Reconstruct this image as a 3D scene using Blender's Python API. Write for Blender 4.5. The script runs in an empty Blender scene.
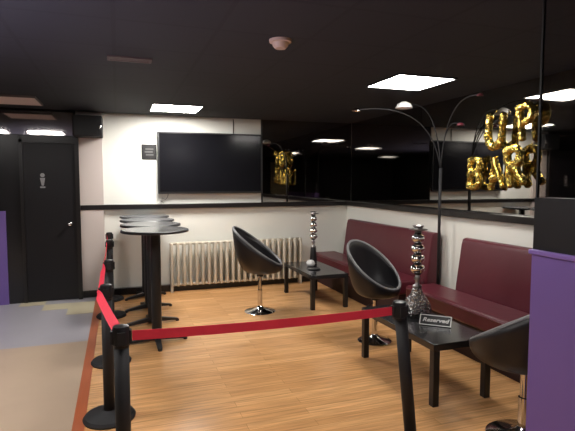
import bpy, bmesh, math, random
from mathutils import Vector, Matrix
random.seed(4)
PI = math.pi
SC = bpy.context.scene
COL = SC.collection

# ---------------------------------------------------------------- camera
cam_d = bpy.data.cameras.new('camera'); cam = bpy.data.objects.new('camera', cam_d); COL.objects.link(cam)
cam_d.sensor_fit = 'HORIZONTAL'; cam_d.sensor_width = 36.0; cam_d.lens = 485.0 / 575.0 * 36.0
cam.location = (0, 0, 1.58)
cam.rotation_euler = (math.radians(90 - 4.07), 0, math.radians(-19.3))
cam_d.clip_start = 0.05
SC.camera = cam
# ---------------------------------------------------------------- world, exposure
w = bpy.data.worlds.new('world'); SC.world = w; w.use_nodes = True
w.node_tree.nodes['Background'].inputs[0].default_value = (0.5, 0.48, 0.5, 1)
w.node_tree.nodes['Background'].inputs[1].default_value = 0.02
SC.view_settings.view_transform = 'Standard'; SC.view_settings.look = 'None'
SC.view_settings.gamma = 1.0; SC.view_settings.use_curve_mapping = False
SC.view_settings.exposure = 0.0
LIGHT = 24.0       # emission of the ceiling panels
# cool fill added out of view to lift the ceiling of the walkway, left of the frame
ld = bpy.data.lights.new('ceiling_fill', 'AREA'); ld.energy = 55; ld.spread = math.radians(130); ld.color = (.80, .72, 1.0); ld.shape = 'RECTANGLE'; ld.size = .3; ld.size_y = .8
lo = bpy.data.objects.new('ceiling_fill', ld); COL.objects.link(lo); lo.location = (-1.9, 2.3, 1.0); lo.rotation_euler = (0, math.radians(-155), 0)
# (x0, y0, strength factor)
PANELS = [(2.31, 3.68, 1.25, 'bright square ceiling light panel over the seating corner'),
          (0.43, 6.05, 2.5, 'glowing ceiling light panel above the wide wall television'),
          (-2.5, 3.3, 1.1, 'ceiling light panel over the far side of the tiled walkway'),
          (0.2, 1.7, 0.8, 'ceiling light panel over the rope line, above the viewer'),
          (-1.55, 3.3, 1.3, 'ceiling light panel over the tiled walkway on the left'),
          (1.5, -1.2, 0.9, 'ceiling light panel behind the viewer, seen in the mirrors'),
          (-2.9, -2.4, 0.35, 'ceiling light panel far back by the left rear corner')]

# ---------------------------------------------------------------- materials
def mat(name, col, rough=0.5, metal=0.0, spec=0.5, emit=None, es=0.0, coat=0.0):
    m = bpy.data.materials.new(name); m.use_nodes = True
    b = m.node_tree.nodes['Principled BSDF']
    b.inputs['Base Color'].default_value = (*col, 1); b.inputs['Roughness'].default_value = rough
    b.inputs['Metallic'].default_value = metal; b.inputs['Specular IOR Level'].default_value = spec
    b.inputs['Coat Weight'].default_value = coat
    if emit: b.inputs['Emission Color'].default_value = (*emit, 1); b.inputs['Emission Strength'].default_value = es
    return m
def nodes(m): return m.node_tree.nodes, m.node_tree.links, m.node_tree.nodes['Principled BSDF']
def noise_vary(m, c1, c2, scale=5, bump=0.0, bscale=60, stretch=(1, 1, 1), detail=4):
    N, L, b = nodes(m)
    tc = N.new('ShaderNodeTexCoord'); mp = N.new('ShaderNodeMapping'); mp.inputs['Scale'].default_value = stretch
    nz = N.new('ShaderNodeTexNoise'); nz.inputs['Scale'].default_value = scale; nz.inputs['Detail'].default_value = detail
    mx = N.new('ShaderNodeMix'); mx.data_type = 'RGBA'
    mx.inputs[6].default_value = (*c1, 1); mx.inputs[7].default_value = (*c2, 1)
    L.new(tc.outputs['Object'], mp.inputs[0]); L.new(mp.outputs[0], nz.inputs['Vector'])
    L.new(nz.outputs['Fac'], mx.inputs[0]); L.new(mx.outputs[2], b.inputs['Base Color'])
    if bump:
        n2 = N.new('ShaderNodeTexNoise'); n2.inputs['Scale'].default_value = bscale
        bp = N.new('ShaderNodeBump'); bp.inputs['Strength'].default_value = bump; bp.inputs['Distance'].default_value = 0.01
        L.new(tc.outputs['Object'], n2.inputs['Vector']); L.new(n2.outputs['Fac'], bp.inputs['Height'])
        L.new(bp.outputs[0], b.inputs['Normal'])
    return m
def tiles(m, c1, c2, cm, bw, rh, mortar, offset=0.0, rot=0, gain=None, rough=None):
    """brick pattern in metres on world XY"""
    N, L, b = nodes(m)
    tc = N.new('ShaderNodeTexCoord'); mp = N.new('ShaderNodeMapping'); mp.inputs['Rotation'].default_value[2] = rot
    br = N.new('ShaderNodeTexBrick'); br.offset = offset; br.squash = 1
    br.inputs['Color1'].default_value = (*c1, 1); br.inputs['Color2'].default_value = (*c2, 1); br.inputs['Mortar'].default_value = (*cm, 1)
    br.inputs['Scale'].default_value = 1; br.inputs['Mortar Size'].default_value = mortar; br.inputs['Mortar Smooth'].default_value = 0.1
    br.inputs['Brick Width'].default_value = bw; br.inputs['Row Height'].default_value = rh
    L.new(tc.outputs['Object'], mp.inputs[0]); L.new(mp.outputs[0], br.inputs['Vector'])
    out = br.outputs['Color']
    if gain:   # streaky grain along the length of the planks
        m2 = N.new('ShaderNodeMapping'); m2.inputs['Scale'].default_value = (1.2, 22, 1); m2.inputs['Rotation'].default_value[2] = rot
        nz = N.new('ShaderNodeTexNoise'); nz.inputs['Scale'].default_value = 2.5; nz.inputs['Detail'].default_value = 6
        L.new(tc.outputs['Object'], m2.inputs[0]); L.new(m2.outputs[0], nz.inputs['Vector'])
        rp = N.new('ShaderNodeMapRange'); rp.inputs['From Min'].default_value = 0.3; rp.inputs['From Max'].default_value = 0.7
        rp.inputs['To Min'].default_value = 1 - gain; rp.inputs['To Max'].default_value = 1 + gain
        L.new(nz.outputs['Fac'], rp.inputs['Value'])
        mx = N.new('ShaderNodeMix'); mx.data_type = 'RGBA'; mx.blend_type = 'MULTIPLY'; mx.inputs[0].default_value = 1
        L.new(out, mx.inputs[6]); L.new(rp.outputs[0], mx.inputs[7]); out = mx.outputs[2]
    L.new(out, b.inputs['Base Color'])
    return m

M = {}
M['wall'] = noise_vary(mat('painted_wall_cream', (.72, .70, .62), .6), (.84, .84, .78), (.80, .80, .74), 1.5)
M['wall_shaded'] = noise_vary(mat('wall_pinkish_shaded', (.5, .45, .42), .6), (.64, .56, .52), (.60, .52, .485), 2)  # pinkish wall tone, weaker light on this strip put into the colour
M['wall_black'] = mat('gloss_black_panel', (.018, .017, .019), .22, spec=.5)
M['trans_black'] = mat('mirror_black_panel', (.5, .48, .47), .05, metal=1)
M['rear_black'] = noise_vary(mat('rear_wall_paint', (.012, .01, .012), .7), (.014, .012, .013), (.010, .008, .009), 2)
M['door_black'] = mat('door_black_paint', (.013, .012, .014), .35, spec=.3)
M['ceil'] = tiles(mat('black_ceiling_tile', (.05, .05, .05), .75, spec=.25), (.027, .0285, .034), (.0245, .026, .031), (.020, .021, .025), .6, .6, .014)
M['wood'] = tiles(mat('laminate_wood', (.5, .3, .15), .22, spec=.5), (.80, .44, .19), (.64, .33, .13), (.46, .23, .085), 1.2, .085, .0016, .37, 0, gain=.24)
M['strip'] = noise_vary(mat('redwood_strip', (.3, .08, .03), .35), (.50, .13, .045), (.38, .09, .03), 6, stretch=(6, .6, 1))
M['tile_tan'] = noise_vary(mat('vinyl_tan', (.4, .3, .2), .35), (.54, .41, .30), (.44, .33, .24), 3, detail=8)
M['tile_grey'] = noise_vary(mat('vinyl_grey', (.3, .3, .3), .3), (.44, .42, .46), (.35, .335, .37), 2, detail=8)
M['tile_cream'] = noise_vary(mat('vinyl_cream', (.6, .55, .4), .35), (.62, .55, .38), (.52, .46, .32), 4)
M['mirror'] = mat('smoked_mirror', (.36, .345, .325), .025, metal=1)
M['ledge'] = mat('black_ledge', (.012, .010, .010), .3)
M['black'] = mat('black_satin', (.012, .012, .013), .4)
M['black_matte'] = mat('black_matte', (.012, .012, .014), .65)
M['black_vinyl'] = mat('black_vinyl', (.010, .009, .011), .42)
M['tabletop'] = mat('black_gloss_top', (.02, .02, .022), .16)
M['hightop'] = mat('grey_laminate_top', (.16, .165, .175), .2)
M['chrome'] = mat('chrome', (.75, .74, .74), .12, metal=1)
M['steel'] = mat('dull_steel', (.35, .34, .34), .3, metal=1)
M['piping'] = mat('grey_piping', (.20, .20, .205), .4)
M['maroon'] = noise_vary(mat('maroon_vinyl', (.1, .02, .03), .36), (.115, .017, .028), (.09, .013, .022), 3, bump=.15, bscale=9)
M['plinth'] = mat('dark_plinth', (.03, .010, .012), .6)
M['red'] = noise_vary(mat('red_webbing', (.6, .02, .04), .55), (.92, .045, .09), (.84, .035, .075), 30)
M['purple'] = noise_vary(mat('purple_paint', (.12, .06, .22), .45), (.205, .125, .42), (.185, .112, .39), 2)
M['purple_cap'] = mat('purple_cap_paint', (.25, .155, .50), .35)
M['radiator'] = mat('radiator_enamel', (.62, .57, .47), .4)
M['radiator_back'] = mat('radiator_gap', (.05, .045, .04), .7)
M['gold'] = mat('gold_foil', (.72, .54, .13), .2, metal=1)
N, L, b = nodes(M['gold'])
tc = N.new('ShaderNodeTexCoord'); nz = N.new('ShaderNodeTexNoise'); nz.inputs['Scale'].default_value = 14; nz.inputs['Detail'].default_value = 3
bp = N.new('ShaderNodeBump'); bp.inputs['Strength'].default_value = .9; bp.inputs['Distance'].default_value = .03
L.new(tc.outputs['Object'], nz.inputs['Vector']); L.new(nz.outputs['Fac'], bp.inputs['Height']); L.new(bp.outputs[0], b.inputs['Normal'])
M['screen'] = mat('tv_screen', (.007, .007, .009), .14, spec=.3)
M['white'] = mat('white_plastic', (.75, .74, .72), .4)
M['frost'] = mat('frosted_shade', (.8, .78, .75), .35)
M['greymark'] = mat('grey_print', (.3, .3, .31), .5)
M['beige'] = noise_vary(mat('beige_curtain', (.42, .36, .24), .8), (.44, .37, .24), (.30, .25, .16), 6, stretch=(6, 6, .3))
M['smoke_det'] = mat('yellowed_plastic', (.55, .42, .32), .5)
M['vent'] = mat('vent_pink_grey', (.17, .14, .135), .6)
M['glass'] = mat('smoked_glass', (.80, .78, .78), .03)
M['glass'].node_tree.nodes['Principled BSDF'].inputs['Transmission Weight'].default_value = 1
M['glass'].node_tree.nodes['Principled BSDF'].inputs['IOR'].default_value = 1.01
M['cut'] = mat('cut_crystal', (.42, .40, .40), .15, metal=.75)
N, L, b = nodes(M['cut'])
tc = N.new('ShaderNodeTexCoord'); nz = N.new('ShaderNodeTexVoronoi'); nz.inputs['Scale'].default_value = 45
bp = N.new('ShaderNodeBump'); bp.inputs['Strength'].default_value = 1; bp.inputs['Distance'].default_value = .02
L.new(tc.outputs['Object'], nz.inputs['Vector']); L.new(nz.outputs['Distance'], bp.inputs['Height']); L.new(bp.outputs[0], b.inputs['Normal'])

# ---------------------------------------------------------------- mesh helpers
def box(bm, x0, x1, y0, y1, z0, z1):
    vs = [bm.verts.new(p) for p in ((x0,y0,z0),(x1,y0,z0),(x1,y1,z0),(x0,y1,z0),(x0,y0,z1),(x1,y0,z1),(x1,y1,z1),(x0,y1,z1))]
    for f in ((3,2,1,0),(4,5,6,7),(0,1,5,4),(1,2,6,5),(2,3,7,6),(3,0,4,7)): bm.faces.new([vs[i] for i in f])
def lathe(bm, prof, n=32, c=(0, 0, 0), sx=1, sy=1):
    rings = []
    for r, z in prof:
        if r < 1e-5: rings.append([bm.verts.new((c[0], c[1], c[2] + z))])
        else: rings.append([bm.verts.new((c[0] + sx*r*math.cos(2*PI*i/n), c[1] + sy*r*math.sin(2*PI*i/n), c[2] + z)) for i in range(n)])
    for a, b_ in zip(rings, rings[1:]):
        if len(a) == 1 and len(b_) == 1: continue
        for i in range(n):
            j = (i + 1) % n
            if len(a) == 1: bm.faces.new((a[0], b_[i], b_[j]))
            elif len(b_) == 1: bm.faces.new((a[i], a[j], b_[0]))
            else: bm.faces.new((a[i], a[j], b_[j], b_[i]))
def cyl(bm, r, z0, z1, n=24, c=(0, 0)): lathe(bm, [(0, z0), (r, z0), (r, z1), (0, z1)], n, (c[0], c[1], 0))
def tube(bm, pts, r, n=10, closed=False):
    pts = [Vector(p) for p in pts]; rs = r if isinstance(r, (list, tuple)) else [r]*len(pts)
    rings = []; up = None; K = len(pts)
    for i, p in enumerate(pts):
        if closed: d = (pts[(i+1) % K] - pts[i-1]).normalized()
        else: d = (pts[min(i+1, K-1)] - pts[max(i-1, 0)]).normalized()
        if up is None: up = Vector((0, 0, 1)) if abs(d.z) < .9 else Vector((1, 0, 0))
        s = d.cross(up).normalized(); u = s.cross(d).normalized(); up = u
        rings.append([bm.verts.new(p + (s*math.cos(2*PI*k/n) + u*math.sin(2*PI*k/n))*rs[i]) for k in range(n)])
    for a, b_ in list(zip(rings, rings[1:])) + ([(rings[-1], rings[0])] if closed else []):
        for k in range(n):
            j = (k+1) % n; bm.faces.new((a[k], a[j], b_[j], b_[k]))
    if not closed:
        bm.faces.new(rings[0][::-1]); bm.faces.new(rings[-1])
def obj(name, bm, m, parent=None, smooth=False, bevel=0, seg=2, loc=None, rot=None):
    bmesh.ops.recalc_face_normals(bm, faces=bm.faces[:])
    me = bpy.data.meshes.new(name); bm.to_mesh(me); bm.free()
    if smooth:
        for p in me.polygons: p.use_smooth = True
    me.materials.append(m)
    o = bpy.data.objects.new(name, me); COL.objects.link(o)
    if bevel:
        md = o.modifiers.new('bevel', 'BEVEL'); md.width = bevel; md.segments = seg; md.limit_method = 'ANGLE'; md.angle_limit = math.radians(40)
        for p in me.polygons: p.use_smooth = True
    if smooth == 'auto' or bevel:
        try: me.set_sharp_from_angle(angle=math.radians(35))
        except Exception: pass
    if parent: o.parent = parent
    if loc: o.location = loc
    if rot: o.rotation_euler = rot
    return o
def bobj(name, boxes, m, parent=None, bevel=0, **k):
    bm = bmesh.new()
    for b_ in boxes: box(bm, *b_)
    return obj(name, bm, m, parent, bevel=bevel, **k)
def thing(name, label, cat, loc=(0, 0, 0), rz=0, group=None):
    o = bpy.data.objects.new(name, None); COL.objects.link(o); o.location = loc; o.rotation_euler = (0, 0, rz)
    o.empty_display_size = .1
    return tag(o, label, cat, group)
def tag(o, label, cat, group=None):
    o['label'] = label; o['category'] = cat
    if group: o['group'] = group
    return o
def struct(name, boxes, m, bevel=0):
    o = bobj(name, boxes, m, bevel=bevel); o['kind'] = 'structure'; return o
def dup(root, loc, rz, label):
    r = root.copy(); COL.objects.link(r); r.location = loc; r.rotation_euler = (0, 0, rz); r['label'] = label
    for ch in list(root.children):
        c = ch.copy(); COL.objects.link(c); c.parent = r
        for g in ch.children:
            d = g.copy(); COL.objects.link(d); d.parent = c
    return r

# ---------------------------------------------------------------- the room
YB, XR, ZC = 7.10, 3.50, 2.50
XL, YR = -4.0, -4.0
YD = 6.98                                     # plane of the black door wall
struct('floor', [(-.235, XR+.1, YR, YB+.1, -.1, 0)], M['wood'])
o = struct('floor_border', [(-.31, -.235, YR, YB+.1, -.1, .004)], M['strip']); o.name = 'trim_1'
struct('floor_walkway_tan', [(XL-.1, -.31, YR, 5.1, -.1, 0)], M['tile_tan']).name = 'floor_walkway_near'
struct('floor_walkway_far', [(XL-.1, -.31, 5.1, YB+.1, -.1, 0)], M['tile_grey'])
cream = [(-.61, -.31, 6.18, 6.48), (-.91, -.61, 6.48, 6.78), (-.61, -.31, 6.48, 6.78), (-1.21, -.91, 6.78, 6.97), (-.61, -.31, 5.88, 6.18)]
for i, c in enumerate(cream[:4]):
    struct('floor_tile', [(c[0], c[1], c[2], c[3], 0, .003)], M['tile_cream'])
struct('ceiling', [(XL-.1, XR+.1, YR-.1, YB+.1, ZC, ZC+.1)], M['ceil'])
struct('wall_back', [(-.18, XR+.1, YB, YB+.15, 0, ZC)], M['wall'])
struct('wall_back_pilaster', [(-.5, -.18, YB-.05, YB+.15, 0, ZC)], M['wall_shaded'])
struct('wall_right', [(XR, XR+.2, YR, YB, 0, 1.2)], M['wall'])
struct('wall_right_upper', [(XR+.09, XR+.2, YR, YB, 1.2, ZC)], M['wall_black'])
struct('wall_left', [(XL-.15, XL, YR, YB, 0, ZC)], M['rear_black'])
struct('wall_rear', [(XL, XR+.2, YR-.15, YR, 0, ZC)], M['rear_black'])
struct('wall_door', [(XL, -1.27, YD, YB+.1, 0, ZC), (-1.17+.0, -.5, YD, YB+.1, 2.11, ZC), (-1.27, -1.17, YD, YB+.1, 0, ZC)], M['wall_black'])
struct('trim_2', [(-1.75, -.52, YD-.015, YD, 2.17, 2.47)], M['trans_black'])      # glossy transom
# mirrors on the walls above the ledge, in panels with fine seams
def mirror_run(name, axis, a, b_, n):
    bs = []
    for k in range(n):
        s0 = a + (b_-a)*k/n + .0015; s1 = a + (b_-a)*(k+1)/n - .0015
        bs.append((s0, s1, YB-.02, YB-.001, 1.26, ZC) if axis == 'x' else (XR+.07, XR+.089, s0, s1, 1.26, ZC))
    return struct(name, bs, M['mirror'])
mirror_run('wall_back_mirror', 'x', 2.08, XR+.069, 1)
mirror_run('wall_right_mirror', 'y', 3.3-4*1.9, 3.3+3.8-.022, 6)
# black ledge (chair rail) along pilaster, back wall, right wall
struct('trim_3', [(-.5, XR+.09, YB-.06, YB-.0, 1.19, 1.255), (XR-.04, XR+.09, YR, YB-.06, 1.19, 1.255)], M['ledge'], bevel=.004)
struct('trim_4', [(2.06, 2.08, YB-.022, YB, 1.255, ZC)], M['ledge'])
struct('baseboard_back', [(-.5, XR, YB-.07, YB-.05, 0, .09), (-.18, XR, YB-.05, YB, 0, .09)], M['ledge'])
struct('baseboard_right', [(XR-.02, XR, YR, YB-.07, 0, .1)], M['ledge'])
# door
struct('trim_5', [(-1.17, -1.13, YD-.02, YD+.02, 0, 2.11), (-.52, -.47, YD-.02, YD+.02, 0, 2.15), (-1.17, -.52, YD-.02, YD+.02, 2.07, 2.15)], M['ledge'])
d = bobj('door_1', [(-1.13, -.52, YD+.0, YD+.045, .008, 2.07)], M['door_black']); d['kind'] = 'structure'
bm = bmesh.new(); lathe(bm, [(0, 0), (.03, 0), (.03, .008), (.012, .012), (.012, .035), (.03, .045), (.032, .06), (.02, .072), (0, .074)], 20)
obj('door_knob', bm, M['chrome'], d, True, loc=(-.60, YD-.0, 1.02), rot=(PI/2, 0, 0))
# restroom style figure sign on the door
bm = bmesh.new(); lathe(bm, [(0, 0), (.026, 0), (.026, .006), (0, .006)], 18, (0, .055, 0))
vs = [(-.03, .02), (.03, .02), (.012, -.08), (-.012, -.08)]
a = [bm.verts.new((x, y, 0)) for x, y in vs]; b2 = [bm.verts.new((x, y, .006)) for x, y in vs]
bm.faces.new(a[::-1]); bm.faces.new(b2)
for i in range(4): bm.faces.new((a[i], a[(i+1) % 4], b2[(i+1) % 4], b2[i]))
box(bm, -.03, .03, -.11, -.09, 0, .006)
tag(obj('door_sign', bm, M['greymark'], loc=(-.91, YD-.002, 1.60), rot=(PI/2, 0, 0)), 'small pale figure sign fixed on the black door', 'sign')
# purple panel left of the door
struct('trim_6', [(-1.95, -1.345, YD-.03, YD, 0, 1.2)], M['purple'])
# beige curtain panel at the rear, seen only in the mirrors
bm = bmesh.new()
nx = 60
t_ = [[bm.verts.new((x, YR+.05+.02*math.sin(i*1.1), z)) for i, x in enumerate([.6+.9*k/nx for k in range(nx+1)])] for z in (.05, 2.3)]
for i in range(nx): bm.faces.new((t_[0][i], t_[0][i+1], t_[1][i+1], t_[1][i]))
cu = obj('curtain', bm, M['beige'], smooth=True); md = cu.modifiers.new('s', 'SOLIDIFY'); md.thickness = .006
tag(cu, 'beige curtain hanging on the dark rear wall', 'curtain')

# ---------------------------------------------------------------- ceiling fittings
for i, (x, y, s, lab) in enumerate(PANELS):
    t = thing('ceiling_light', lab, 'ceiling light', (x+.29, y+.29, ZC), 0, None)
    h = .29
    bobj('frame', [(-h-.012, h+.012, -h-.012, -h, -.012, 0), (-h-.012, h+.012, h, h+.012, -.012, 0), (-h-.012, -h, -h, h, -.012, 0), (h, h+.012, -h, h, -.012, 0)], M['black'], t)
    m = mat('light_diffuser', (.9, .9, .88), .5, emit=(1, .96, .91), es=LIGHT*s)
    bobj('diffuser', [(-h, h, -h, h, -.008, -.002)], m, t)
bm = bmesh.new(); lathe(bm, [(0, -.055), (.035, -.055), (.05, -.04), (.056, -.02), (.072, -.016), (.075, 0), (0, 0)], 32)
t = obj('smoke_detector', bm, M['smoke_det'], smooth='auto', loc=(1.03, 3.08, ZC)); tag(t, 'round yellowed smoke detector on the black ceiling', 'smoke detector')
def vent(x0, x1, y0, y1, lab, m):
    t = thing('ceiling_vent', lab, 'vent', ((x0+x1)/2, (y0+y1)/2, ZC))
    a, c = (x1-x0)/2, (y1-y0)/2
    bobj('vent_frame', [(-a, a, -c, -c+.02, -.012, 0), (-a, a, c-.02, c, -.012, 0), (-a, -a+.02, -c+.02, c-.02, -.012, 0), (a-.02, a, -c+.02, c-.02, -.012, 0)], m, t)
    n = 8; bobj('slat', [(-a+.02, a-.02, -c+.03+k*(2*c-.06)/n, -c+.03+(k+.62)*(2*c-.06)/n, -.01, -.002) for k in range(n)], m, t)
t = thing('ceiling_light', 'unlit pinkish ceiling light panel near the black door', 'ceiling light', (-1.12, 6.25, ZC))
bobj('frame', [(-.302, .302, -.302, -.29, -.022, 0), (-.302, .302, .29, .302, -.022, 0), (-.302, -.29, -.29, .29, -.022, 0), (.29, .302, -.29, .29, -.022, 0)], M['vent'], t)
bobj('diffuser', [(-.29, .29, -.29, .29, -.02, -.002)], mat('unlit_diffuser', (.72, .56, .52), .5), t)
vent(-.05, .27, 3.85, 3.98, 'small dim ceiling vent left of the smoke detector', mat('dark_vent', (.085, .055, .05), .6))

# ---------------------------------------------------------------- on the back wall
TV = t = thing('television', 'wide black television mounted on the cream back wall', 'television', (1.30, YB, 1.40))
bobj('bezel', [(-.76, .76, -.075, -.03, 0, .87)], M['black'], t, bevel=.006)
bobj('screen', [(-.735, .735, -.078, -.0751, .03, .85)], M['screen'], t)
bobj('wall_mount', [(-.3, .3, -.03, 0, .2, .6)], M['black_matte'], t)
bm = bmesh.new(); tube(bm, [(-.62, -.04, 0), (-.63, -.03, -.05), (-.66, -.03, -.08), (-.70, -.02, -.06), (-.72, -.02, -.1), (-.68, -.02, -.135)], .005, 6)
obj('cable', bm, M['steel'], t, True)
t = thing('wall_plaque', 'small square black plaque left of the television', 'sign', (.43, YB, 1.985))
bobj('plate', [(-.1, .1, -.015, 0, -.105, .105)], M['black'], t, bevel=.003)
bobj('print', [(-.05, .06, -.017, -.0151, .03, .05), (-.06, .05, -.017, -.0151, -.01, .012), (-.045, .06, -.017, -.0151, -.05, -.03)], mat('dim_print', (.1, .1, .1), .5), t)
t = thing('wall_speaker', 'black box loudspeaker high on the wall beside the door', 'speaker', (-.345, YB-.05, 2.29))
bobj('cabinet', [(-.18, .18, -.25, 0, -.135, .135)], M['black_matte'], t, bevel=.012)
bobj('grille', [(-.16, .12, -.256, -.2501, -.115, .115)], M['black'], t)
bm = bmesh.new(); lathe(bm, [(0, 0), (.035, 0), (.03, .012), (0, .016)], 20, sx=.6)
obj('badge', bm, M['chrome'], t, True, loc=(.15, -.25, -.01), rot=(PI/2, 0, 0))
bobj('power_cord', [(.332, .342, -.012, -.002, .8, 1.085)], M['radiator_back'], TV)
# radiator
t = thing('radiator', 'long cream column radiator under the ledge of the back wall', 'radiator', (.68, 6.99, 0))
NF = 23
for k in range(NF):
    x = .02 + k*.0885
    bm = bmesh.new()
    box(bm, x-.020, x+.020, -.07, .07, .085, .705)
    obj('section', bm, M['radiator'], t, bevel=.016, seg=3)
bm = bmesh.new()
for z in (.1, .69): tube(bm, [(0, 0, z), (.04+(NF-1)*.0885, 0, z)], .02, 10)
obj('header_pipe', bm, M['radiator'], t, True)
for k in (0, NF-1): bobj('foot', [(.005+k*.0885, .035+k*.0885, -.06, .06, 0, .09)], M['radiator'], t)

# ---------------------------------------------------------------- high tables
def high_table(label):
    t = thing('high_table', label, 'table', (0, 0, 0), 0, 'round high tables in a row')
    bm = bmesh.new(); lathe(bm, [(0, 1.087), (.303, 1.087), (.314, 1.095), (.314, 1.107), (.304, 1.115), (0, 1.115)], 56)
    top = obj('tabletop', bm, M['hightop'], t, 'auto')
    bm = bmesh.new(); lathe(bm, [(.3135, 1.089), (.319, 1.091), (.319, 1.111), (.3135, 1.113)], 56)
    obj('edge_band', bm, M['black'], top, 'auto')
    bm = bmesh.new(); cyl(bm, .048, .03, 1.087); obj('column', bm, M['black'], t, 'auto')
    bm = bmesh.new(); lathe(bm, [(0, 1.065), (.14, 1.07), (.14, 1.086), (0, 1.086)], 24); obj('mounting_plate', bm, M['black'], t, 'auto')
    bm = bmesh.new()
    for k in range(4):
        a = k*PI/2 + .02; dx, dy = math.cos(a), math.sin(a); sx, sy = -dy*.028, dx*.028
        ring = []
        for (r, z0, z1, wd) in ((.0, .03, .085, 1), (.27, .012, .035, .8), (.29, .008, .025, .7)):
            ring.append([bm.verts.new((dx*r+sx*wd, dy*r+sy*wd, z0)), bm.verts.new((dx*r-sx*wd, dy*r-sy*wd, z0)), bm.verts.new((dx*r-sx*wd, dy*r-sy*wd, z1)), bm.verts.new((dx*r+sx*wd, dy*r+sy*wd, z1))])
        for p, q in zip(ring, ring[1:]):
            for i in range(4): bm.faces.new((p[i], p[(i+1) % 4], q[(i+1) % 4], q[i]))
        bm.faces.new(ring[-1]); 
    obj('cross_base', bm, M['black'], t, bevel=.004)
    for k in range(4):
        a = k*PI/2 + .02
        bm = bmesh.new(); cyl(bm, .02, 0, .012, 14, (math.cos(a)*.275, math.sin(a)*.275)); obj('glide', bm, M['black'], t, 'auto')
    return t
hl = ['round high table nearest the rope line, front of its row', 'second round high table from the front of the row',
      'third round high table from the front, before the rearmost one', 'rearmost round high table of the row by the back wall']
HY = [4.84, 5.485, 6.13, 6.776]
ht = high_table(hl[0]); ht.location = (.335, HY[0], 0)
for k in (1, 2, 3): dup(ht, (.335-.0*k, HY[k], 0), .12*k, hl[k])

# ---------------------------------------------------------------- stanchions
def stanchion(label, loc, cx=0, cy=0, lean=(0, 0)):
    t = thing('stanchion', label, 'stanchion', loc, 0, 'black belt stanchions')
    bm = bmesh.new(); lathe(bm, [(0, 0), (.165, 0), (.168, .012), (.155, .03), (.06, .045), (.04, .06), (0, .062)], 48)
    obj('base', bm, M['black_matte'], t, 'auto')
    H = Vector((lean[0], lean[1], 0))
    bm = bmesh.new(); tube(bm, [(0, 0, .04), tuple(H*.9 + Vector((0, 0, .82)))], .035, 24)
    obj('post', bm, M['black_matte'], t, True)
    bm = bmesh.new(); lathe(bm, [(0, .80), (.036, .80), (.036, .812), (.040, .815), (.040, .885), (.036, .9), (.02, .905), (0, .906)], 28, (H.x, H.y, 0))
    hd = obj('belt_head', bm, M['black'], t, 'auto')
    bm = bmesh.new()
    for a in (0, PI/2, PI, 1.5*PI):
        ca, sa = math.cos(a), math.sin(a)
        c = H + Vector((ca*.042, sa*.042, 0)); 
        wx, wy = (.006, .018) if abs(ca) > .5 else (.018, .006)
        box(bm, c.x-wx, c.x+wx, c.y-wy, c.y+wy, .82, .88)
    obj('belt_slot', bm, M['black_matte'], hd)
    return t
S = [(-.0, 2.37), (-.085, 3.36), (-.085, 4.42), (-.10, 5.95), (-.115, 6.80)]
sl = ['black stanchion at the front corner where both red belts meet', 'black stanchion just behind the front corner one, round base in full view',
      'black stanchion in the middle of the left row, third from the front', 'black stanchion near the pinkish wall, next to last of the left row', 'rearmost black stanchion standing against the back wall']
for (x, y), l_ in zip(S, sl): stanchion(l_, (x, y, 0))
SE = (1.60, 2.36)
stanchion('leaning black stanchion on the right, beside the near coffee table', (SE[0], SE[1], 0), lean=(-.11, -.02))
def belt(label, p, q, sag=.02, tilt=0.0, wdt=.048, n=24):
    p, q = Vector(p), Vector(q); d = (q-p).normalized(); side = Vector((d.y, -d.x, 0)).normalized()
    bm = bmesh.new(); rows = []
    for i in range(n+1):
        s = i/n; c = p.lerp(q, s); c.z -= sag*4*s*(1-s)
        a = tilt*min(1, 3.2*math.sin(PI*s))
        u = Vector((0, 0, math.cos(a))) + side*math.sin(a)
        nrm = side*math.cos(a) - Vector((0, 0, 1))*math.sin(a)
        h_, t2 = u*wdt/2, nrm*.0012
        rows.append([bm.verts.new(c-h_-t2), bm.verts.new(c+h_-t2), bm.verts.new(c+h_+t2), bm.verts.new(c-h_+t2)])
    for a_, b_ in zip(rows, rows[1:]):
        for k in range(4): bm.faces.new((a_[k], a_[(k+1) % 4], b_[(k+1) % 4], b_[k]))
    bm.faces.new(rows[0][::-1]); bm.faces.new(rows[-1])
    return tag(obj('barrier_belt', bm, M['red'], smooth='auto'), label, 'belt', 'red barrier belts')
belt('long red barrier belt stretched across the front to the leaning stanchion', (.05, 2.37, .85), (SE[0]-.11-.046, 2.34, .85), .012)
belt('short red belt running back from the front corner stanchion', (-.012, 2.435, .858), (-.135, 3.34, .853), .01, 1.1)
belt('red belt hanging between second and third stanchions of the left row', (-.13, 3.40, .853), (-.13, 4.40, .853), .04, .9)
belt('red belt between the third and fourth stanchions of the left row', (-.13, 4.44, .853), (-.13, 5.93, .853), .03, 0)
belt('rearmost red belt running to the stanchion at the back wall', (-.12, 5.99, .853), (-.145, 6.745, .853), .03, 0)

# ---------------------------------------------------------------- coffee tables
def coffee(label, cx, cy, L_, W_, H_=.45):
    t = thing('coffee_table', label, 'table', (cx, cy, 0), 0, 'low black coffee tables')
    bobj('tabletop', [(-W_/2, W_/2, -L_/2, L_/2, H_-.05, H_)], M['tabletop'], t, bevel=.004)
    for sx in (-1, 1):
        for sy in (-1, 1):
            x = sx*(W_/2-.028); y = sy*(L_/2-.028)
            bobj('leg', [(x-.025, x+.025, y-.025, y+.025, 0, H_-.05)], M['black'], t, bevel=.003)
    return t
coffee('low black coffee table nearest the viewer, holding the reserved card', 2.29, 3.29, 1.06, .50)
coffee('low black coffee table in the far corner before the radiator', 2.45, 5.92, 1.04, .50, .43)

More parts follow.
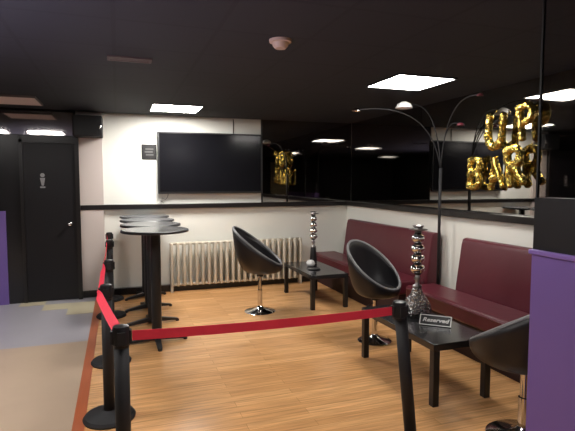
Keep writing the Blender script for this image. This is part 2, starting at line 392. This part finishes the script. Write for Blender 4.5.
# ---------------------------------------------------------------- sofas
def rounded_block(bm, x0, x1, y0, y1, z0, z1): box(bm, x0, x1, y0, y1, z0, z1)
def sofa(label, y0, y1, cut=0):
    t = thing('bench_sofa', label, 'sofa', (XR-.02, (y0+y1)/2, 0), 0, 'maroon bench sofas along the right wall')
    h = (y1-y0)/2
    # backrest: slanting slab, profile in xz extruded along y
    bm = bmesh.new(); prof = [(-.20, .38), (-.19, .50), (-.13, .93), (-.115, .985), (-.07, .995), (-.005, .985), (-.005, .38)]
    a = [bm.verts.new((x, -h, z)) for x, z in prof]; c = [bm.verts.new((x, h-cut, z)) for x, z in prof]
    bm.faces.new(a); bm.faces.new(c[::-1])
    for i in range(len(prof)): bm.faces.new((a[i], a[(i+1) % 7], c[(i+1) % 7], c[i]))
    obj('backrest', bm, M['maroon'], t, bevel=.014, seg=3)
    se = bobj('seat', [(-.60, -.22, -h-.0, h, .31, .47)], M['maroon'], t, bevel=.03, seg=4)
    bm = bmesh.new(); tube(bm, [(-.603, -h+.04, .44), (-.603, h-.04, .44)], .007, 8); obj('piping', bm, M['maroon'], se, True)
    bobj('plinth', [(-.54, -.02, -h+.02, h-.02, 0, .315)], M['plinth'], t)
    return t
sofa('maroon bench sofa running into the far corner behind the tub chair', 4.61, 7.0, .22)
sofa('maroon bench sofa nearer the viewer, partly behind the purple wall', 1.7, 4.42, .30)

# ---------------------------------------------------------------- tub chairs
def chair(label):
    t = thing('tub_chair', label, 'chair', (0, 0, 0), 0, 'black swivel tub chairs')
    NA, NT = 56, 14
    def pt(phi, s, inset=0):
        # s: 0 bottom centre, 1 rim ; phi 0 = front (+x)
        zb = .46 + inset
        rim = .56 + .43*(1-math.cos(phi))/2
        R_ = .325 - inset
        r = R_*math.sin(s*PI/2)**.64
        f = (1-math.cos(s*PI/2))**1.45
        z = zb + (rim-zb)*f
        x = r*math.cos(phi)*.98 - .05*max(0, (z-.5))/.5
        y = r*math.sin(phi)*1.0
        return (x, y, z)
    bm = bmesh.new(); outer = []; inner = []
    for grid, ins in ((outer, 0), (inner, .035)):
        for j in range(NT+1):
            s = j/NT
            if j == 0: grid.append([bm.verts.new(pt(0, 0, ins))])
            else: grid.append([bm.verts.new(pt(2*PI*i/NA, s, ins)) for i in range(NA)])
        for a, c in zip(grid, grid[1:]):
            for i in range(NA):
                j2 = (i+1) % NA
                if len(a) == 1: bm.faces.new((a[0], c[i], c[j2]))
                else: bm.faces.new((a[i], a[j2], c[j2], c[i]))
    for i in range(NA): bm.faces.new((outer[-1][i], outer[-1][(i+1) % NA], inner[-1][(i+1) % NA], inner[-1][i]))
    obj('shell', bm, M['black_vinyl'], t, True)
    bm = bmesh.new(); pts = []
    for i in range(NA):
        p = Vector(pt(2*PI*i/NA, 1, 0)); q = Vector(pt(2*PI*i/NA, 1, .035)); pts.append((p+q)/2)
    tube(bm, pts, .0165, 10, True); obj('rim_piping', bm, M['piping'], t, True)
    bm = bmesh.new(); lathe(bm, [(0, .50), (.20, .505), (.235, .525), (.225, .55), (.15, .57), (0, .575)], 40, (.02, 0, 0))
    obj('seat_cushion', bm, M['black_vinyl'], t, True)
    bm = bmesh.new(); cyl(bm, .045, .42, .47, 24); obj('mounting_collar', bm, M['black'], t, 'auto')
    bm = bmesh.new(); cyl(bm, .033, .03, .25, 20); cyl(bm, .026, .25, .43, 20); lathe(bm, [(.028, .235), (.034, .24), (.034, .26), (.028, .265)], 20)
    obj('gas_column', bm, M['chrome'], t, 'auto')
    bm = bmesh.new(); tube(bm, [(0, 0, .395), (.0, -.09, .39), (.0, -.17, .37)], .006, 8); obj('lever', bm, M['black'], t, True)
    bm = bmesh.new(); lathe(bm, [(0, 0), (.205, 0), (.208, .006), (.19, .016), (.09, .032), (.045, .055), (.03, .08), (0, .08)], 48)
    obj('base', bm, M['chrome'], t, 'auto')
    return t
c1 = chair('black tub chair side-on before the cream radiator'); c1.location = (1.60, 5.58, 0); c1.rotation_euler.z = math.radians(-24); c1.scale = (.90, .90, 1.03)
c2 = dup(c1, (2.37, 4.16, 0), math.radians(-66), 'black tub chair with open front turned to the viewer, before the maroon sofa')
c2.scale = (.80, .80, .98)
c3 = dup(c1, (2.33, 2.25, 0), math.radians(108), 'black tub chair at lower right, half behind the purple wall')

c3.scale = (1.04, 1.04, .98)
# ---------------------------------------------------------------- hookahs
def hookah(label, loc, dark=False, sc=1):
    t = thing('hookah', label, 'hookah', loc, 0, 'hookahs on the coffee tables')
    t.scale = (sc, sc, sc)
    bm = bmesh.new(); lathe(bm, [(0, 0), (.09, 0), (.112, .02), (.122, .06), (.112, .10), (.085, .145), (.055, .18), (.042, .22), (.03, .245), (0, .245)], 40)
    if dark:
        bm.clear(); lathe(bm, [(0, 0), (.052, 0), (.056, .01), (.05, .08), (.044, .16), (.04, .23), (.03, .245), (0, .245)], 36)
    obj('glass_base', bm, M['black_vinyl'] if dark else M['cut'], t, True)
    bm = bmesh.new(); lathe(bm, [(.0, .24), (.04, .242), (.04, .255), (.018, .265), (.018, .30), (.032, .315), (.018, .33), (.018, .36), (0, .36)], 28)
    obj('stem', bm, M['steel'], t, True)
    zz = .355; bm = bmesh.new()
    n = 4
    for k in range(n):
        r = .062 - .003*k; hh = .085
        pr_ = [(0.014, zz)] + [(max(.014, r*math.sin(PI*j/8)), zz + hh/2 - hh/2*math.cos(PI*j/8)) for j in range(1, 8)] + [(.014, zz+hh)]
        lathe(bm, pr_, 28); zz += hh
    obj('ball_column', bm, M['chrome'], t, True)
    for k in range(n+1):
        bm = bmesh.new(); lathe(bm, [(0, .355+k*.085-.008), (.03, .355+k*.085-.006), (.03, .355+k*.085+.006), (0, .355+k*.085+.008)], 24)
        obj('collar_ring', bm, M['black'], t, 'auto')
    bm = bmesh.new(); lathe(bm, [(0, zz), (.02, zz), (.03, zz+.02), (.075, zz+.03), (.078, zz+.036), (.03, zz+.034), (.045, zz+.06), (.05, zz+.065), (.04, zz+.066), (.03, zz+.045), (0, zz+.045)], 36)
    obj('bowl', bm, M['steel'], t, True)
    return t
hookah('silver ball-stem hookah with cut crystal base on the near coffee table', (2.36, 3.44, .45))
hookah('silver ball-stem hookah with dark base on the far coffee table', (2.56, 6.22, .43), True, .96)
# white round object + small card on the far table
bm = bmesh.new(); lathe(bm, [(0, 0), (.035, 0), (.055, .02), (.06, .045), (.045, .075), (.02, .088), (0, .09)], 28)
tag(obj('candle_cup', bm, M['white'], smooth=True, loc=(2.44, 6.02, .43)), 'small round white cup on the far coffee table', 'cup')
bm = bmesh.new(); lathe(bm, [(0, 0), (.06, 0), (.085, .012), (.08, .014), (.06, .006), (0, .006)], 32)
tag(obj('ashtray', bm, M['steel'], smooth='auto', loc=(2.40, 5.80, .43)), 'flat silver ashtray beside the white cup on the far table', 'ashtray')
# reserved card on the near table
t = thing('reserved_card', 'black reserved card with a white border on the near coffee table', 'sign', (2.335, 3.15, .452), math.radians(-42))
bobj('card', [(-.12, .12, -.05, .05, -.003, .003)], M['black'], t)
bobj('border', [(-.12, .12, -.05, -.043, .0031, .0045), (-.12, .12, .043, .05, .0031, .0045), (-.12, -.113, -.043, .043, .0031, .0045), (.113, .12, -.043, .043, .0031, .0045)], M['white'], t)
fc = bpy.data.curves.new('lettering', 'FONT'); fc.body = 'Reserved'; fc.size = .052; fc.align_x = 'CENTER'; fc.align_y = 'CENTER'; fc.extrude = .0008; fc.shear = .25; fc.offset = .0012
tmp = bpy.data.objects.new('lettering_curve', fc); COL.objects.link(tmp); bpy.context.view_layer.update()
lm = bpy.data.meshes.new_from_object(tmp.evaluated_get(bpy.context.evaluated_depsgraph_get())); bpy.data.objects.remove(tmp)
lm.materials.clear(); lm.materials.append(M['white'])
fo = bpy.data.objects.new('lettering', lm); COL.objects.link(fo); fo.parent = t; fo.location = (0, 0, .0042)
bobj('easel_foot', [(-.09, .09, .044, .05, -.05, -.003)], M['black'], t)
TILT = math.radians(38)
t.rotation_euler = (TILT, 0, math.radians(-42)); t.location.z = .45 + .05*math.sin(TILT) + .003

# ---------------------------------------------------------------- arc floor lamp between the sofas
t = thing('arc_lamp', 'black floor lamp with arching arms standing between the maroon sofas', 'lamp', (3.37, 4.515, 0))
bm = bmesh.new(); lathe(bm, [(0, 0), (.085, 0), (.085, .02), (.03, .03), (0, .03)], 32); obj('base', bm, M['black'], t, 'auto')
bm = bmesh.new(); tube(bm, [(0, 0, .02), (0, 0, 1.25), (0, 0, 1.72)], .017, 14); obj('pole', bm, M['black_matte'], t, True)
heads = [((2.90, 4.53, 2.38), 1.0, 'frost'), ((2.37, 4.60, 2.32), .5, 'chrome'), ((3.34, 4.16, 2.16), .45, 'maroon'), ((3.2, 3.72, 2.38), .35, 'maroon')]
for (hx, hy, hz), s, mk in heads:
    q = Vector((hx-3.36, hy-4.50, hz))
    p0 = Vector((0, 0, 1.70)); p1 = Vector((-.02, 0, hz+.02)); pts = []
    for k in range(15):
        u = k/14; pts.append(p0*(1-u)**2 + Vector((q.x*.12, q.y*.12, hz+.14))*2*u*(1-u) + q*u*u)
    pts = [Vector((p.x, p.y, min(p.z, 2.47))) for p in pts]
    bm = bmesh.new(); tube(bm, pts, .006, 8); ar = obj('arm', bm, M['black_matte'], t, True)
    bm = bmesh.new(); lathe(bm, [(.0, .045), (.03, .043), (.07, .022), (.088, -.012), (.09, -.025), (.083, -.022), (.06, .012), (0, .03)], 32)
    sh = obj('lamp_shade', bm, M[mk], ar, True, loc=q); sh.scale = (s, s, s)

# ---------------------------------------------------------------- gold letter balloons
def stroke_letter(bm, strokes, r):
    for st in strokes:
        pts = [Vector((x, 0, z)) for x, z in st]
        # resample with spherical caps
        d0 = (pts[0]-pts[1]).normalized(); d1 = (pts[-1]-pts[-2]).normalized()
        P_ = [pts[0]+d0*r*.8, pts[0]+d0*r*.45] + pts + [pts[-1]+d1*r*.45, pts[-1]+d1*r*.8]
        R_ = [r*.25, r*.8] + [r]*len(pts) + [r*.8, r*.25]
        rings = []
        for i, p in enumerate(P_):
            d = (P_[min(i+1, len(P_)-1)] - P_[max(i-1, 0)]).normalized(); s = d.cross(Vector((0, 1, 0))).normalized()
            rings.append([bm.verts.new(p + (s*math.cos(2*PI*k/14) + Vector((0, 1, 0))*math.sin(2*PI*k/14)*.9)*R_[i]) for k in range(14)])
        for a, c in zip(rings, rings[1:]):
            for k in range(14): bm.faces.new((a[k], a[(k+1) % 14], c[(k+1) % 14], c[k]))
        bm.faces.new(rings[0][::-1]); bm.faces.new(rings[-1])
def arc(cx, cz, rx, rz, a0, a1, n=10): return [(cx+rx*math.cos(math.radians(a0+(a1-a0)*k/n)), cz+rz*math.sin(math.radians(a0+(a1-a0)*k/n))) for k in range(n+1)]
LET = {
 'U': [[(-.11, .16), (-.11, -.04)] + arc(0, -.05, .11, .10, 180, 360) + [(.11, -.04), (.11, .16)]],
 'P': [[(-.09, -.17), (-.09, .17)], [(-.09, .16)] + arc(0, .08, .10, .09, 90, -90) + [(-.09, -.01)]],
 'B': [[(-.09, -.17), (-.09, .17)], [(-.09, .16)] + arc(-.0, .09, .085, .08, 90, -90) + [(-.09, .01)], [(-.09, .0)] + arc(.0, -.085, .10, .085, 90, -90) + [(-.09, -.17)]],
 'A': [[(-.12, -.17), (0, .17), (.12, -.17)], [(-.07, -.06), (.07, -.06)]],
 'R': [[(-.09, -.17), (-.09, .17)], [(-.09, .16)] + arc(0, .09, .09, .08, 90, -90) + [(-.09, .01)], [(-.01, .0), (.10, -.17)]],
}
def balloon(ch, y, z, tilt, sc, lab, off=.0):
    t = thing('letter_balloon', lab, 'balloon', (XR+.07-.085-off, y, z), 0, 'gold foil letter balloons on the mirror')
    bm = bmesh.new(); stroke_letter(bm, LET[ch], .043)
    o = obj('foil_body', bm, M['gold'], t, True)
    md = o.modifiers.new('remesh', 'REMESH'); md.mode = 'VOXEL'; md.voxel_size = .011; md.use_smooth_shade = True
    md = o.modifiers.new('smooth', 'SMOOTH'); md.factor = .5; md.iterations = 3
    tx = bpy.data.textures.new('crumple', 'CLOUDS'); tx.noise_scale = .045
    md = o.modifiers.new('crumple', 'DISPLACE'); md.texture = tx; md.strength = .028; md.mid_level = .5
    # local x -> world -y (so that it reads from the room), thickness along world x
    o.rotation_euler = (0, math.radians(tilt), 0); o.scale = (sc*.86, 1, sc)
    t.rotation_euler = (0, 0, -PI/2)
    bm = bmesh.new(); tube(bm, [(0, 0, .19*sc), (0, .02, .22*sc)], [.012, .004], 8); obj('tail', bm, M['gold'], t, True)
    return t
balloon('U', 3.83, 2.06, 5, .98, 'upper gold foil balloon on the left, shaped like a U')
balloon('P', 3.45, 2.12, -8, .85, 'upper gold foil balloon on the right, shaped like a P')
balloon('B', 4.10, 1.66, 4, .85, 'lower gold foil balloon on the left, shaped like a B')
balloon('A', 3.80, 1.655, -6, .80, 'lower gold foil balloon in the middle, shaped like an A')
balloon('R', 3.55, 1.72, -10, .97, 'lower gold foil balloon on the right, shaped like an R', .02)

# ---------------------------------------------------------------- purple half wall with dark screen
t = thing('partition', 'purple half wall at the right edge with smoked glass screen above', 'partition', (1.90, 1.82, 0))
PL = -2.2
bobj('purple_panel', [(0, .12, PL, 0, 0, 1.225)], M['purple'], t)
bobj('cap', [(-.012, .132, PL, .012, 1.225, 1.25)], M['purple_cap'], t, bevel=.005)
bobj('black_panel', [(.005, .10, PL, 0, 1.25, 1.50)], M['black'], t)
bobj('glass_screen', [(.012, .020, PL, -.01, 1.50, ZC-.001)], M['glass'], t)
bobj('screen_edge', [(.010, .022, -.01, 0, 1.50, ZC-.001)], M['black'], t)
